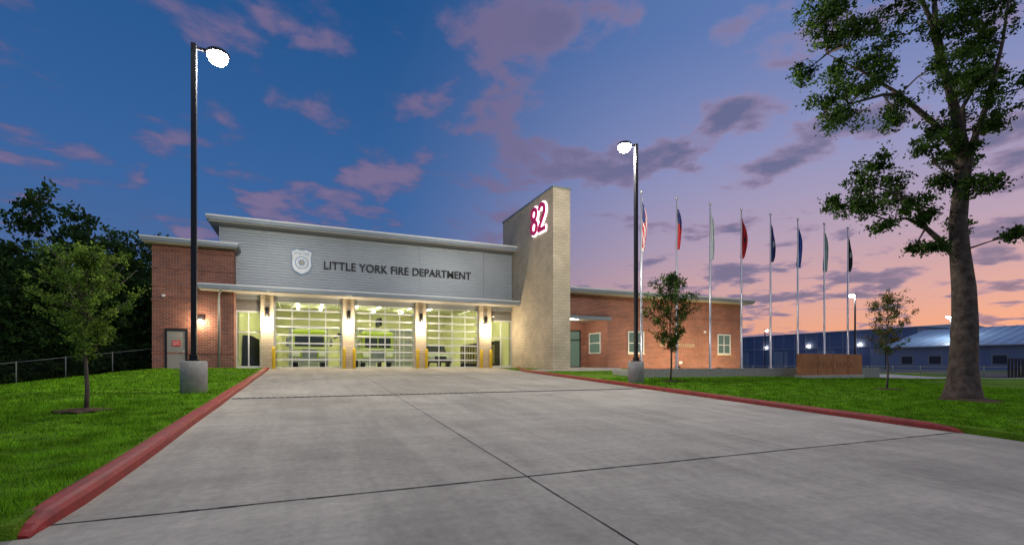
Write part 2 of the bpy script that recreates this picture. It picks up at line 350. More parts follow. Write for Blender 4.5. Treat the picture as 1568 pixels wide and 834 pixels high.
boxes('door_tracks',[(a+.1,a+.18,35.4,40,4.5,4.58) for a,b in doors]+[(b-.18,b-.1,35.4,40,4.5,4.58) for a,b in doors]+[(-4,14.7,y,y+.15,5.6,5.85) for y in (39.5,43.5,47.5)],M['alum'],FS)
boxes('rear_doors',[(a+.2+(b-a-.4)*i/4-.04,a+.2+(b-a-.4)*i/4+.04,54.8,54.88,0,4.3) for a,b in doors for i in range(5)]+[(a+.2,b-.2,54.79,54.89,z,z+.08) for a,b in doors for z in (0.01,.6,1.2,1.8,2.4,3.,3.6,4.2)],M['alum'],FS)
boxes('rear_door_glass',[(a+.2,b-.2,54.85,54.87,0,4.3) for a,b in doors],M['greywall'],FS)
boxes('gear_racks',[(-3.95,-3.5,36.6+i*.7,37.1+i*.7,.3,1.9) for i in range(8)]+[(14.3,14.75,37+i*.8,37.6+i*.8,.3,1.9) for i in range(12)],M['gear'],FS,.05)
boxes('rack_frames',[(-4.0,-3.45,36.4+i*.7,36.44+i*.7,.01,2.2) for i in range(9)]+[(14.25,14.79,36.9+i*.8,36.94+i*.8,.01,2.2) for i in range(13)],M['darkmetal'],FS)
boxes('hose_reels',[(6.7+i*.0,7.0,50+i*1.1,50.6+i*1.1,4.2,5) for i in range(3)]+[(2.5,2.8,45,54,2.9,3.0)],M['darkmetal'],FS)
boxes('service_door_frame',[(-7.78,-7.67,34.12,34.2,0,2.4),(-6.75,-6.64,34.12,34.2,0,2.4),(-7.67,-6.75,34.12,34.2,2.27,2.4)],M['darkmetal'],FS)
boxes('service_door',[(-7.67,-6.75,34.17,34.2,0.0,2.27)],M['door'],FS)
boxes('warning_sign',[(-7.42,-7.0,34.15,34.17,1.35,1.68)],M['redsign'],FS)
boxes('door_handle',[(-6.87,-6.8,34.1,34.17,.98,1.06)],M['alum'],FS)
text('warning_text','DANGER\nKEEP OUT',(-7.39,34.145,1.54),(math.pi/2,0,0),.36,.2,M['whitep'],FS,.002)
tubes('downspout',[([(-4.75,33.45,4.85),(-4.95,33.8,4.6),(-5.0,34.1,4.35),(-5.0,34.1,0.05)],[.06]*4)],M['fascia'],FS)
boxes('step_slab',[(-8.2,-6.2,33,34.18,-.3,-.005)],M['pale'],FS)
boxes('wall_camera',[(-7.9,-7.75,34.0,34.15,4.25,4.4),(13.2,13.35,34.6,34.75,3.9,4.0)],M['whitep'],FS,.02)
for x in (-2.0,2.3,2.95,7.32,7.96,12.2,12.95):
    tubes('bollard',[([(x,34.35,-.1),(x,34.35,1.28),(x,34.35,1.36),(x,34.35,1.40)],[.11,.11,.085,.03])],M['yellow'],FS)
def light(name,loc,e,col,r=.1,typ='POINT',parent=None,rot=None,size=None):
    l=bpy.data.lights.new(name,typ); l.energy=e; l.color=col; l.shadow_soft_size=r
    if size: l.spot_size=size; l.spot_blend=.8
    o=bpy.data.objects.new(name,l); C.objects.link(o); o.location=loc; o.parent=parent
    if rot: o.rotation_euler=rot
    return o
for x in (-2.4,2.62,7.63,12.66):
    tubes('sconce',[([(x,34.6,3.3),(x,34.6,3.95)],[.11,.11])],M['darkmetal'],FS)
    tubes('sconce_lens',[([(x,34.6,2.92),(x,34.6,3.29)],[.12,.12])],M['sconce_glow'],FS)
    light('sconce_light',(x,34.25,2.95),190,(1,.80,.53),.08,parent=FS)
boxes('wall_pack',[(-6.1,-5.8,34.05,34.2,2.95,3.15)],M['darkmetal'],FS); boxes('wall_pack_lens',[(-6.07,-5.83,34.06,34.18,2.92,2.95)],M['sconce_glow'],FS)
light('wall_pack_light',(-5.95,33.8,2.8),120,(1,.78,.5),.08,parent=FS)
text('station_lettering','LITTLE YORK FIRE DEPARTMENT',(1.0,W-.08,6.74),(math.pi/2,0,0),10.5,.57,M['blackl'],FS,.03,.010,1.03)
bx,bz=-.35,7.15
sh=[(-.62,.62),(-.3,.78),(0,.70),(.3,.78),(.62,.62),(.56,.2),(.6,-.3),(.42,-.65),(0,-.88),(-.42,-.65),(-.6,-.3),(-.56,.2)]
def shield(name,s,y,m):
    n=len(sh); v=[(bx+a*s,y,bz+b*s) for a,b in sh]+[(bx+a*s,y+.03,bz+b*s) for a,b in sh]
    mesh(name,v,[list(range(n)),list(range(n,2*n))]+[[i,(i+1)%n,n+(i+1)%n,n+i] for i in range(n)],m,FS)
M['badge1']=mat('badge_silver',(.66,.68,.68),.4,.2,.05); M['badge2']=mat('badge_blue',(.25,.38,.55),.5); M['badge3']=mat('badge_gold',(.6,.52,.3),.5)
shield('badge_rim',1.08,W-.10,M['badge2']); shield('badge_face',.98,W-.12,M['badge1'])
def disc(name,r0,y,m,z=bz,n=28,star=0):
    v=[(bx+(r0*(1 if not star or i%2 else star))*math.sin(2*math.pi*i/n),y,z+(r0*(1 if not star or i%2 else star))*math.cos(2*math.pi*i/n)) for i in range(n)]
    mesh(name,v,[list(range(n))],m,FS)
disc('badge_ring',.42,W-.125,M['badge2'],bz-.1); disc('badge_centre',.36,W-.13,M['badge1'],bz-.1); disc('badge_cross',.30,W-.135,M['badge2'],bz-.1,16,.5); disc('badge_hub',.11,W-.14,M['badge3'],bz-.1)
text('badge_text','LITTLE YORK',(bx-.47,W-.128,bz+.42),(math.pi/2,0,0),.94,.16,M['badge2'],FS,.002,.01)
boxes('masonry_tower',[(15.0,16.3,28.06,36.9,-1,12.0)],M['cmu'],FS)
boxes('tower_cap',[(14.94,16.36,28.0,36.96,12.0,12.12)],M['fascia'],FS)
# big numerals: strokes swept on the tower's side wall
def ell(cx,cy,rx,ry,a0,a1,n): return [(cx+rx*math.cos(math.radians(a0+(a1-a0)*i/n)),cy+ry*math.sin(math.radians(a0+(a1-a0)*i/n))) for i in range(n+1)]
d8a=ell(.52,1.46,.33,.36,0,360,32); d8b=ell(.52,.56,.37,.40,0,360,32)
d2=ell(.52,1.40,.37,.42,165,-28,22)+[(.70,.98),(.50,.72),(.28,.46),(.17,.26)]
d2b=[(.02,.16),(1.0,.16)]
def stroke(V,F,pts,w,x0,x1,ao,closed=False):
    P_=[Vector((a,b)) for a,b in pts]; n=len(P_); k=len(V)
    for i,p in enumerate(P_):
        q0=P_[(i-1)%(n-1)] if closed else P_[max(i-1,0)]; q1=P_[(i+1)%(n-1)] if closed else P_[min(i+1,n-1)]
        if closed and i==n-1: q1=P_[1]
        t=(q1-q0).normalized(); nn=Vector((-t.y,t.x))*w/2
        for s in (1,-1):
            c=p+nn*s
            for X in (x0,x1): V.append((X,31.32-(c.x*1.16+ao),9.42+c.y*1.03))
    for i in range(n-1):
        a=k+4*i; b=a+4
        F+= [[a,a+2,b+2,b],[a+1,b+1,b+3,a+3],[a,b,b+1,a+1],[a+2,a+3,b+3,b+2]]
    if not closed: F+= [[k,k+1,k+3,k+2],[k+4*(n-1),k+4*(n-1)+2,k+4*(n-1)+3,k+4*(n-1)+1]]
for nm,w_,xf,xb,mm in (('number_halo',.42,14.93,14.99,M['glow82']),('number_82',.27,14.83,14.90,M['red82'])):
    V=[];F=[]
    stroke(V,F,d8a,w_,xf,xb,0,True); stroke(V,F,d8b,w_,xf-.004,xb,0,True); stroke(V,F,d2,w_,xf,xb,1.2); stroke(V,F,d2b,w_,xf-.004,xb,1.2)
    mesh(nm,V,F,mm,FS)
boxes('admin_walls',[(21.2,35.2,30.8,46,-1,5.5),(16.3,21.2,34,46,-1,5.5)],M['brick'],FS)
boxes('entry_lintel',[(16.301,21.199,30.8,33.99,3.85,5.5)],M['brick'],FS)
boxes('admin_bands',[(16.32,35.22,30.755,30.8,3.95,4.05),(21.25,35.22,30.76,30.8,.8,.88)],M['brick'],FS)
boxes('entry_fascia',[(16.301,21.4,30.6,30.8,3.62,3.88)],M['fascia'],FS); boxes('entry_ceiling',[(16.301,21.199,30.8,33.99,3.75,3.85)],M['soffit'],FS)
boxes('admin_roof',[(16.31,35.9,29.9,46.6,5.58,5.84)],M['fascia'],FS,.02); boxes('admin_soffit',[(16.31,35.8,30.0,46.5,5.5,5.58)],M['soffit'],FS)
boxes('admin_drip',[(16.31,35.93,29.87,29.9,5.77,5.87)],M['alum'],FS)
boxes('admin_floor',[(16.31,21.19,29.0,34,-.4,0.0)],M['pale'],FS)
def window(x0,x1,z0,z1):
    boxes('window_frame',[(x0,x0+.09,30.72,30.8,z0,z1),(x1-.09,x1,30.72,30.8,z0,z1),(x0+.09,x1-.09,30.72,30.8,z1-.09,z1),(x0+.09,x1-.09,30.72,30.8,z0,z0+.09),(x0+.09,x1-.09,30.745,30.8,z0+(z1-z0)*.45,z0+(z1-z0)*.45+.06),((x0+x1)/2-.03,(x0+x1)/2+.03,30.74,30.8,z0+.09,z1-.09)],M['alum'],FS)
    boxes('window_pane',[(x0+.07,x1-.07,30.775,30.8,z0+.07,z1-.07)],M['winglass'],FS)
    boxes('window_sill',[(x0-.08,x1+.08,30.7,30.8,z0-.1,z0-.003)],M['cmu'],FS)
window(23.05,24.6,1.12,2.85); window(32.4,33.9,1.12,2.85)
boxes('side_window_frame',[(21.12,21.2,y,y+.09,1.1,2.77) for y in (31.7,33.28)]+[(21.12,21.2,31.79,33.28,z,z+.09) for z in (1.1,1.9,2.68)],M['alum'],FS)
boxes('side_window_pane',[(21.17,21.2,31.79,33.28,1.19,2.68)],M['winglass'],FS)
boxes('entry_door_frame',[(x,x+.08,33.9,34,0,3.0) for x in (16.6,17.6,18.6,19.6,20.6)]+[(16.6,20.68,33.89,34,z,z+.08) for z in (0.01,2.2,2.95)],M['darkmetal'],FS)
boxes('entry_door_glass',[(16.6,20.68,33.95,33.99,0,3.0)],M['winglass'],FS)
boxes('entry_lamp',[(18.4,19.2,31.8,32.2,3.72,3.75)],M['sconce_glow'],FS); light('entry_light',(18.8,32,3.4),140,(1,.80,.56),.15,parent=FS)
text('admin_lettering','LITTLE YORK\nFIRE ADMINISTRATION',(26.2,30.77,2.1),(math.pi/2,0,0),3.6,.7,M['cmu'],FS,.015,.0)
boxes('admin_vents',[(28.2,28.5,30.75,30.8,.3,.5),(30.9,31.1,30.75,30.8,2.9,3.1)],M['alum'],FS)
for x in (24.6,28.6,32.6):
    e=empty('ground_floodlight',(x,27.0,lawnz(x,27.0)))
    boxes('housing',[(-.16,.16,-.12,.12,.12,.36)],M['darkmetal'],e,.02); boxes('stake',[(-.03,.03,-.03,.03,-.1,.12)],M['darkmetal'],e)
    boxes('lens',[(-.13,.13,.121,.13,.15,.33)],M['sconce_glow'],e)
    light('flood',(0,.25,.35),750,(1,.74,.42),.1,'SPOT',e,(math.radians(112),0,0),math.radians(135))
# ------------------------------------------------------------------ light poles
def pole(x,y,sg,h=10.3,lit=1500,base=True,rl=.29):
    z=lawnz(x,y); e=empty('street_lamp',(x,y,z))
    if base: tubes('concrete_base',[([(0,0,-.3),(0,0,.97),(0,0,1.0)],[.37,.37,.34])],M['cbase'],e,20)
    b=1.0 if base else 0
    boxes('base_plate',[(-.17,.17,-.17,.17,b,b+.05),(-.11,.11,-.11,.11,b+.05,b+.2)],M['darkmetal'],e)
    boxes('mast',[(-.075,.075,-.075,.075,b+.05,h+.25)],M['darkmetal'],e,.01)
    boxes('arm',[(min(0,sg*.4),max(0,sg*.4),-.04,.04,h+.08,h+.16)],M['darkmetal'],e)
    cx=sg*.65
    tubes('lamp_head',[([(cx,0,h+.045),(cx,0,h+.10),(cx,0,h+.16),(cx,0,h+.19)],[.34,.34,.28,.12])],M['darkmetal'],e,20)
    v=[];f=[]
    prof=[(rl,h+.05),(rl*.99,h-.04),(rl*.86,h-.14),(rl*.56,h-.22),(.01,h-.25)]  # dome made oversized so its bright shape imitates the lamp's glare
    tube(v,f,[(cx,0,p[1]) for p in prof],[p[0] for p in prof],16); mesh('lamp_glare_lens',v,f,M['lampwhite'],e,True)
    if lit: light('lamp_light',(cx,0,h-.42),lit,(1,.95,.84),.12,parent=e)
    return e
pole(-3.29,17.8,1,10.75,2300); pole(14.25,18.4,-1,11.0,2500)
pole(63,38,-1,9.6,600,base=False); pole(93,75,1,8.5,0,base=False); pole(100,45,-1,9,900,base=False)
# ------------------------------------------------------------------ flagpoles
pz=-.06
pl=empty('flag_plaza'); boxes('plaza_slab',[(17,38.2,21.6,24.2,-1.2,pz)],M['pale'],pl,.02); boxes('plaza_kerb',[(16.9,38.3,21.4,21.6,-1.2,pz+.08)],M['cbase'],pl)
fc=lambda n,c: mat(n,c,.85,0,.08,3)
fr_,fw_,fb_=fc('flag_red',(.42,.02,.03)),fc('flag_white',(.62,.62,.62)),fc('flag_navy',(.02,.03,.14))
fbl,fgr,fbk,fpg=fc('flag_blue',(.03,.08,.35)),fc('flag_grey',(.45,.5,.5)),fc('flag_black',(.02,.02,.025)),fc('flag_pale_green',(.25,.38,.34))
def flag(e,kind,seed):
    r=random.Random(seed); nu,nv=18,26; v=[];w0=.36; L_=2.5+r.random()*.5; ph=r.random()*6
    for j in range(nv+1):
        t=j/nv
        for i in range(nu+1):
            u=i/nu; wid=w0*(.45+.65*math.sin(math.pi*min(1,t*1.02))**.8)
            x=.045+u*wid*(1-.25*math.sin(3*t+ph))+.02*math.sin(u*20+t*3); y=.11*math.sin(u*15+ph+t*2.5)*(.35+t)
            v.append((x,y,9.85-t*L_*(1-.15*abs(u-.35))-u*.4*(1-t)-.05*math.sin(u*15+ph)))
    f=[];mi=[]
    for j in range(nv):
        for i in range(nu):
            a=j*(nu+1)+i; f.append([a,a+1,a+nu+2,a+nu+1])
            if kind=='us': m=2 if (j<10 and i<11) else (i+j//6)%2
            elif kind=='tx': m=2 if j<8+i//3 else (1 if (i+j//5)%9<3 else 0)
            else: m=0 if not(10<j<15 and 5<i<12) else 1
            mi.append(m)
    ms={'us':[fr_,fw_,fb_],'tx':[fr_,fw_,fb_],'white':[fgr,fw_],'red':[fr_,fbk],'navy':[fb_,fgr],'blue':[fbl,fw_],'pg':[fpg,fw_],'blk':[fbk,fw_]}[kind]
    o=mesh('flag',v,f,ms,e,True)
    for p,m in zip(o.data.polygons,mi): p.material_index=m
kinds=['us','tx','white','red','navy','blue','pg','blk']
for i,(x,k) in enumerate(zip([18.04,20.7,23.4,26.1,28.8,31.5,34.3,36.95],kinds)):
    e=empty('flagpole',(x,22.8,pz))
    tubes('mast',[([(0,0,0),(0,0,.1),(0,0,.1),(0,0,3),(0,0,10.35)],[.14,.14,.07,.065,.035])],M['steelpole'],e,12)
    v=[];f=[];tube(v,f,[(0,0,10.35+.1*(1-math.cos(a))) for a in np.linspace(0.01,3.13,8)],[max(.001,.085*math.sin(a)) for a in np.linspace(0.01,3.13,8)],12); mesh('finial_ball',v,f,M['steelpole'],e,True)
    tubes('halyard',[([(.09,0,1.2),(.09,0,10.2)],[.008,.008])],M['alum'],e,4)
    flag(e,k,i)
mo=empty('monument_sign')
boxes('sign_panel',[(28.0,33.9,20.0,20.35,-.42,.92)],M['corten'],mo,.01); boxes('sign_base',[(27.9,34.0,19.93,20.42,-1.2,-.42)],M['pale'],mo,.02)
boxes('panel_seams',[(28+1.475*i-.008,28+1.475*i+.008,19.99,20.0,-.42,.92) for i in (1,2,3)],M['darkmetal'],mo)
M['rustl']=mat('rust_letter',(.38,.14,.055),.6)
text('sign_text','LITTLE YORK',(28.9,19.99,.1),(math.pi/2,0,0),4.1,.36,M['rustl'],mo,.004,.0)
# ------------------------------------------------------------------ vehicles inside
def wheels(e,pts,r,w):
    for (x,y) in pts:
        tubes('wheel',[([(x-w/2,y,r),(x-w/2+.02,y,r),(x+w/2-.02,y,r),(x+w/2,y,r)],[r*.9,r,r,r*.9])],M['tyre'],e,20)
        tubes('rim',[([(x-w/2-.01,y,r),(x+w/2+.01,y,r)],[r*.55,r*.55])],M['chrome'],e,14)
def fire_engine(x,y,col):
    e=empty('fire_engine',(x,y,0))
    prism('cab',[(0,.55),(0,1.35),(.12,2.7),(.3,2.85),(3,2.85),(3,.55)],-1.22,1.22,col,e,.06)
    boxes('windscreen',[(-1.0,-.04,-.02,.06,1.6,2.35),(.04,1.0,-.02,.06,1.6,2.35)],M['dglass'],e,.03)
    boxes('side_glass',[(-1.235,1.235,.5,1.2,1.6,2.4),(-1.235,1.235,1.7,2.5,1.6,2.4)],M['dglass'],e)
    boxes('bumper',[(-1.25,1.25,-.55,-.02,.42,.75)],M['chrome'],e,.04)
    boxes('grille',[(-.5,.5,-.04,-.01,.8,1.35)]+[(-.48,.48,-.06,-.04,.85+.1*i,.9+.1*i) for i in range(5)],M['chrome'],e)
    boxes('headlights',[(-1.15,-.65,-.05,-.01,.85,1.15),(.65,1.15,-.05,-.01,.85,1.15)],M['whitep'],e,.02)
    boxes('stripe',[(-1.226,1.226,-.012,8.9,1.40,1.5)],M['whitep'],e)
    boxes('light_bar',[(-1.0,1.0,.4,.75,2.86,3.05)],M['whitep'],e,.03)
    boxes('body',[(-1.22,1.22,3.1,8.8,.6,2.9)],col,e,.04)
    boxes('shutters',[(-1.24,1.24,3.3+i*1.4,4.5+i*1.4,.9,2.4) for i in range(4)],M['alum'],e)
    boxes('ladder',[(-.8,-.7,3.2,8.6,3.0,3.1),(-.2,-.1,3.2,8.6,3.0,3.1)]+[(-.7,-.2,3.3+.4*i,3.36+.4*i,3.02,3.08) for i in range(13)],M['alum'],e)
    boxes('mirrors',[(-1.6,-1.4,.1,.2,1.6,2.2),(1.4,1.6,.1,.2,1.6,2.2),(-1.5,-1.2,.12,.16,2.2,2.25),(1.2,1.5,.12,.16,2.2,2.25)],M['chrome'],e)
    wheels(e,[(-1.05,1.3),(1.05,1.3),(-1.05,7),(1.05,7)],.5,.32)
fire_engine(.15,38.6,M['lime']); fire_engine(5.2,39.4,M['lime'])
def suv(x,y,col):
    e=empty('parked_car',(x,y,0))
    prism('body',[(0,.45),(0,.85),(.15,1.02),(1.2,1.12),(4.7,1.12),(4.8,.9),(4.8,.45)],-.95,.95,col,e,.08)
    prism('cabin',[(1.1,1.1),(1.9,1.78),(4.3,1.78),(4.7,1.1)],-.82,.82,M['dglass'],e,.05)
    prism('roof',[(1.85,1.76),(2.0,1.84),(4.2,1.84),(4.35,1.76)],-.78,.78,col,e,.03)
    boxes('grille',[(-.45,.45,-.03,.02,.6,.86)],M['darkmetal'],e); boxes('bumper',[(-.93,.93,-.08,.1,.38,.56)],M['darkmetal'],e,.04)
    boxes('headlights',[(-.88,-.5,-.02,.05,.72,.88),(.5,.88,-.02,.05,.72,.88)],M['whitep'],e,.02)
    boxes('mirrors',[(-1.15,-.95,1.35,1.5,1.1,1.28),(.95,1.15,1.35,1.5,1.1,1.28)],col,e,.03)
    wheels(e,[(-.85,.95),(.85,.95),(-.85,3.8),(.85,3.8)],.38,.24)
suv(9.6,36.6,M['greyp'])
# ------------------------------------------------------------------ trees
R=Vector((.919,-.394,0)); FW=Vector((.394,.919,0))
def big_tree():
    bx_,by_=21.2,9.2; bz_=lawnz(bx_,by_); e=empty('oak_tree',(bx_,by_,bz_))
    g=-.28+bz_
    def P(px,py,dep=0):
        s=43.5; p=R*((px-1475)/s)+FW*dep; p.z=(557-py)/s-g; return p
    br=[]
    br.append(([P(1475,620),P(1475,604),P(1476,585),P(1476,560),P(1479,500),P(1477,440),P(1471,385),P(1468,340),P(1474,280),P(1475,225),P(1466,160,.1),P(1452,90,.2),P(1445,20,.3),P(1440,-60,.3)],[.72,.56,.46,.41,.37,.34,.29,.26,.23,.20,.15,.12,.09,.05]))
    br.append(([P(1475,300),P(1480,230,-.2),P(1495,160,-.5),P(1510,80,-.6),P(1520,10,-.6)],[.16,.11,.08,.05,.03]))
    br.append(([P(1474,400),P(1455,372,.2),P(1430,345,.3),P(1400,330,.3),P(1370,335,.2)],[.16,.11,.08,.05,.02]))
    br.append(([P(1430,345,.3),P(1405,315,0),P(1370,300,-.2),P(1320,290,-.4)],[.08,.06,.04,.015]))
    br.append(([P(1470,230),P(1440,180,.3),P(1400,130,.6),P(1350,90,.8),P(1290,60,.8)],[.14,.10,.07,.04,.015]))
    br.append(([P(1400,130,.6),P(1360,140,.2),P(1300,160,0),P(1255,185,-.2)],[.07,.05,.03,.012]))
    br.append(([P(1450,90,.2),P(1410,40,-.4),P(1370,0,-.8),P(1330,-30,-1)],[.11,.07,.05,.02]))
    br.append(([P(1475,200),P(1500,150,.6),P(1530,110,.8),P(1550,90,1)],[.10,.07,.04,.015]))
    br.append(([P(1473,260),P(1440,255,-.4),P(1410,262,-.6)],[.08,.05,.02]))
    cl=[]
    def c(px,py,r,dep=0): cl.append((P(px,py,dep),r/43.5))
    for a in [(1250,40,24),(1280,15,30),(1320,25,32),(1365,35,32),(1300,70,24),(1245,95,20),(1262,125,18),(1240,180,20),(1258,205,20),(1290,175,16),(1315,140,18),(1340,110,20),(1385,80,30),(1400,30,32),(1430,55,26),(1410,120,26),(1440,150,22),(1370,180,14),(1390,150,20),(1425,205,24),(1400,235,18),(1445,240,22),(1460,30,30),(1490,20,32),(1520,50,28),(1540,90,22),(1510,110,24),(1545,140,16),(1500,170,22),(1480,200,22),(1520,190,14),(1480,80,28),(1465,120,26),(1470,165,24),
      (1330,262,22),(1300,290,20),(1310,325,20),(1345,300,24),(1375,275,20),(1385,315,22),(1345,345,16),(1415,285,18),(1420,330,13),(1410,385,11),(1430,372,10),(1290,310,13),(1495,335,14),(1492,375,12),(1495,290,14),(1455,275,18),(1490,250,18),(1475,230,18),(1440,300,14),
      (1370,-20,40),(1430,-40,50),(1500,-50,50),(1300,-30,36),(1550,-10,36),(1545,45,20),(1270,60,18),(1355,65,22)]:
        c(a[0],a[1],a[2],random.uniform(-1.2,1.2)-(.5 if 1440<a[0]<1500 else 0))
    tubes_=list(br)
    nodes=[(p,r) for pts,rad in br for p,r in zip(pts,rad)]
    for p,r in cl:
        q,_=min(((q,(q-p).length) for q,rr in nodes[3:] if rr<.32),key=lambda t:t[1])
        mid=(q+p)/2+Vector((random.uniform(-.15,.15),random.uniform(-.15,.15),random.uniform(-.2,.1)))
        tubes_.append(([q,mid,p],[.035,.022,.008]))
        for k in range(4): tubes_.append(([mid,p+Vector([random.gauss(0,r*.5) for _ in range(3)])],[.012,.004]))
    tubes('trunk',tubes_,M['bark'],e,10)
    ctr=[];mi=[]
    for p,r in cl:
        ns=int(12+r*19)
        for k in range(ns):
            d=rng.normal(size=3); d/=np.linalg.norm(d); s=np.array(p)+d*r*1.45*rng.uniform(.1,1)*np.array([1,1,.75]); rr=rng.uniform(.06,.18)
            n=rng.integers(22,56); q=s+rng.normal(0,rr,(n,3))*np.array([1,1,.6]); ctr.append(q); mi.append(np.full(n,int(rng.random()<.45)))
    ctr=np.concatenate(ctr); mi=np.concatenate(mi)
    fastmesh('foliage',leaves(ctr,.056),4,[M['leafA'],M['leafB']],mi,e)
    v,f=[],[]
    v.append((0,0,.16)); n=24
    for i in range(n): v.append((1.25*math.cos(i*6.283/n)*random.uniform(.85,1.1),1.1*math.sin(i*6.283/n)*random.uniform(.85,1.1),-.03))
    mesh('mulch_ring',v,[[0,1+i,1+(i+1)%n] for i in range(n)],M['mulch'],e)
big_tree()
def young_tree(x,y,h,zc,wid,mats,seed,nb=46,lf=.035,ln=70,name='young_tree',lean=0):
    r=random.Random(seed); e=empty(name,(x,y,lawnz(x,y))); T=[]
    tr=[(0.03*math.sin(i*1.3)+lean*i*.01,.03*math.cos(i*1.7),h*i/8) for i in range(9)]
    T.append((tr,[.045*(1-i/8.6)+.004 for i in range(9)])); pts=[]
    for k in range(nb):
        t=(k+.5)/nb; z=zc+(h*.97-zc)*t; prof=math.sin(math.pi*min(1,(t*.86+.12)))**.8
        L_=wid/2*prof*r.uniform(.4,1.25); an=k*2.4+r.uniform(-.5,.5)
        a=Vector((0,0,z-.1*L_)); b=Vector((math.cos(an)*L_,math.sin(an)*L_,z+L_*r.uniform(.25,1.0))); m_=(a+b)/2+Vector((0,0,-.06))
        T.append(([a,m_,b],[.013,.008,.003]))
        for s in range(7):
            u=r.uniform(.3,1.05); p=(a.lerp(m_,u*2) if u<.5 else m_.lerp(b,u*2-1)); pts.append(np.array(p)+np.array([r.gauss(0,.05) for _ in range(3)]))
    tubes('trunk',T,M['barksm'],e,6)
    ctr=[];mi=[]
    for p in pts:
        n=int(ln/7*r.uniform(.3,1.7)); ctr.append(p+rng.normal(0,wid*.03,(n,3))); mi.append(np.full(n,int(r.random()<.5)))
    fastmesh('foliage',leaves(np.concatenate(ctr),lf),4,mats,np.concatenate(mi),e)
    v=[(0,0,.07)]; n=18
    for i in range(n): v.append((.6*math.cos(i*6.283/n),.6*math.sin(i*6.283/n),.03 if i%2 else -.01))
    mesh('mulch_ring',v,[[0,1+i,1+(i+1)%n] for i in range(n)],M['mulch'],e)
young_tree(-4.7,14.0,3.75,1.25,2.0,[M['leafB'],M['leafC']],1,60,.036,125)
young_tree(16.6,18.7,5.4,1.55,2.5,[M['leafA'],M['leafB']],2,60,.05,125)
young_tree(22.9,12.5,4.1,1.5,1.9,[M['leafB'],M['leafD']],3,50,.036,95)
def forest_mesh(seed,h,mats,pine=False):
    r=np.random.default_rng(seed); ctr=[];mi=[]
    nc=34
    for k in range(nc):
        t=k/nc
        z=h*(.08+.9*t); rad=(h*.26*(1-t*.75) if pine else h*.30*math.sin(math.pi*(.15+.8*t))**.6)
        an=k*2.4; c=np.array([math.cos(an)*rad*r.uniform(.3,1),math.sin(an)*rad*r.uniform(.3,1),z])
        for s in range(9):
            q=c+r.normal(0,.55,3); n=r.integers(16,38); ctr.append(q+r.normal(0,.28,(n,3))*np.array([1,1,.6])); mi.append(np.full(n,int(r.random()<.3)))
    o=fastmesh('tree_crown',leaves(np.concatenate(ctr),.16),4,mats,np.concatenate(mi)); d=o.data; bpy.data.objects.remove(o)
    return d
FM=[forest_mesh(i,9+i,[M['leafF'],M['leafG']],i==2) for i in range(4)]
FR=empty('distant_tree_line')
def put(x,y,s,k):
    o=bpy.data.objects.new('tree_crown',FM[k%4]); C.objects.link(o); o.parent=FR; o.location=(x,y,-1.5); o.rotation_euler=(0,0,random.uniform(0,6)); o.scale=(s,s,s*random.uniform(.85,1.12))
for row,(yy,st) in enumerate([(47,2.6),(52,3.),(58,3.4)]):
    x=-9.5-row*1.2
    while x>-62:
        put(x+random.uniform(-1,1),yy+random.uniform(-1.5,1.5),random.uniform(.68,1.1)+.03*row,random.randint(0,3)); x-=st
for i in range(60):
    put(40+i*5.+random.uniform(-2,2),175+random.uniform(-8,8)-i*2.1,random.uniform(.6,.95),random.randint(0,3))
for i in range(26): put(-9.5-i*1.6,44.5+random.uniform(-.6,.6),random.uniform(.3,.45),i)
fe=empty('chain_link_fence'); T=[];wires=[]
fx=[-9.2-2.4*i for i in range(14)]
FP=[(x,38.5+(-9.2-x)*.05,lawnz(x,38.5)) for x in fx]
for p in FP: T.append(([p,(p[0],p[1],p[2]+1.55)],[.03,.03]))
for a,b in zip(FP[:-1],FP[1:]):
    for hh in (1.5,.08): T.append(([(a[0],a[1],a[2]+hh),(b[0],b[1],b[2]+hh)],[.02,.02]))
    n=24; A=Vector(a);B=Vector(b)
    for i in range(-12,n):
        for sg in (0,1):
            u0,u1=i/n,(i+12)/n; z0,z1=.08,1.5
            if u0<0: z0=.08+1.42*(-i)/12; u0=0
            if u1>1: z1=.08+1.42*(n-i)/12; u1=1
            if sg: u0,u1=1-u0,1-u1
            p=A.lerp(B,u0); q=A.lerp(B,u1); wires.append(([(p.x,p.y,p.z+z0),(q.x,q.y,q.z+z1)],[.003,.003]))
tubes('posts_rails',T,M['cbase'],fe,6); tubes('mesh_wire',wires,M['darkmetal'],fe,3)
# ------------------------------------------------------------------ distant buildings on the right
wb=empty('blue_warehouse')
boxes('walls',[(115,150,57,135,-1.5,7.9)],M['bluewall'],wb)
prism_pts=[(114.6,7.9),(132,9.2),(150.4,7.9)]
v=[(x,y,z) for y in (56.6,135.4) for x,z in prism_pts]; mesh('roof',v,[[0,1,2],[3,4,5],[0,1,4,3],[1,2,5,4],[0,2,5,3]],M['blueroof'],wb)
boxes('wall_ribs',[(114.9,115,57+i*3,57.15+i*3,-1.5,7.9) for i in range(26)]+[(114.85,115,57,135,4.0,4.25)],M['greywall'],wb)
boxes('roller_doors',[(114.9,114.99,62+i*12,66+i*12,-1,3.6) for i in range(6)],M['greywall'],wb)
boxes('wall_lamps',[(114.6,114.9,68+i*12,68.5+i*12,4.6,4.8) for i in range(5)],M['sconce_glow'],wb)
ob=empty('gable_workshop')
boxes('walls',[(95,121,8,52,-1.5,3.3)],M['greywall'],ob)
v=[(x,y,z) for y in (7.4,52.6) for x,z in ((94.2,3.2),(108,6.7),(121.8,3.2))]; mesh('roof',v,[[0,1,2],[3,4,5],[0,1,4,3],[1,2,5,4],[0,2,5,3]],M['blueroof'],ob)
v=[];f=[]
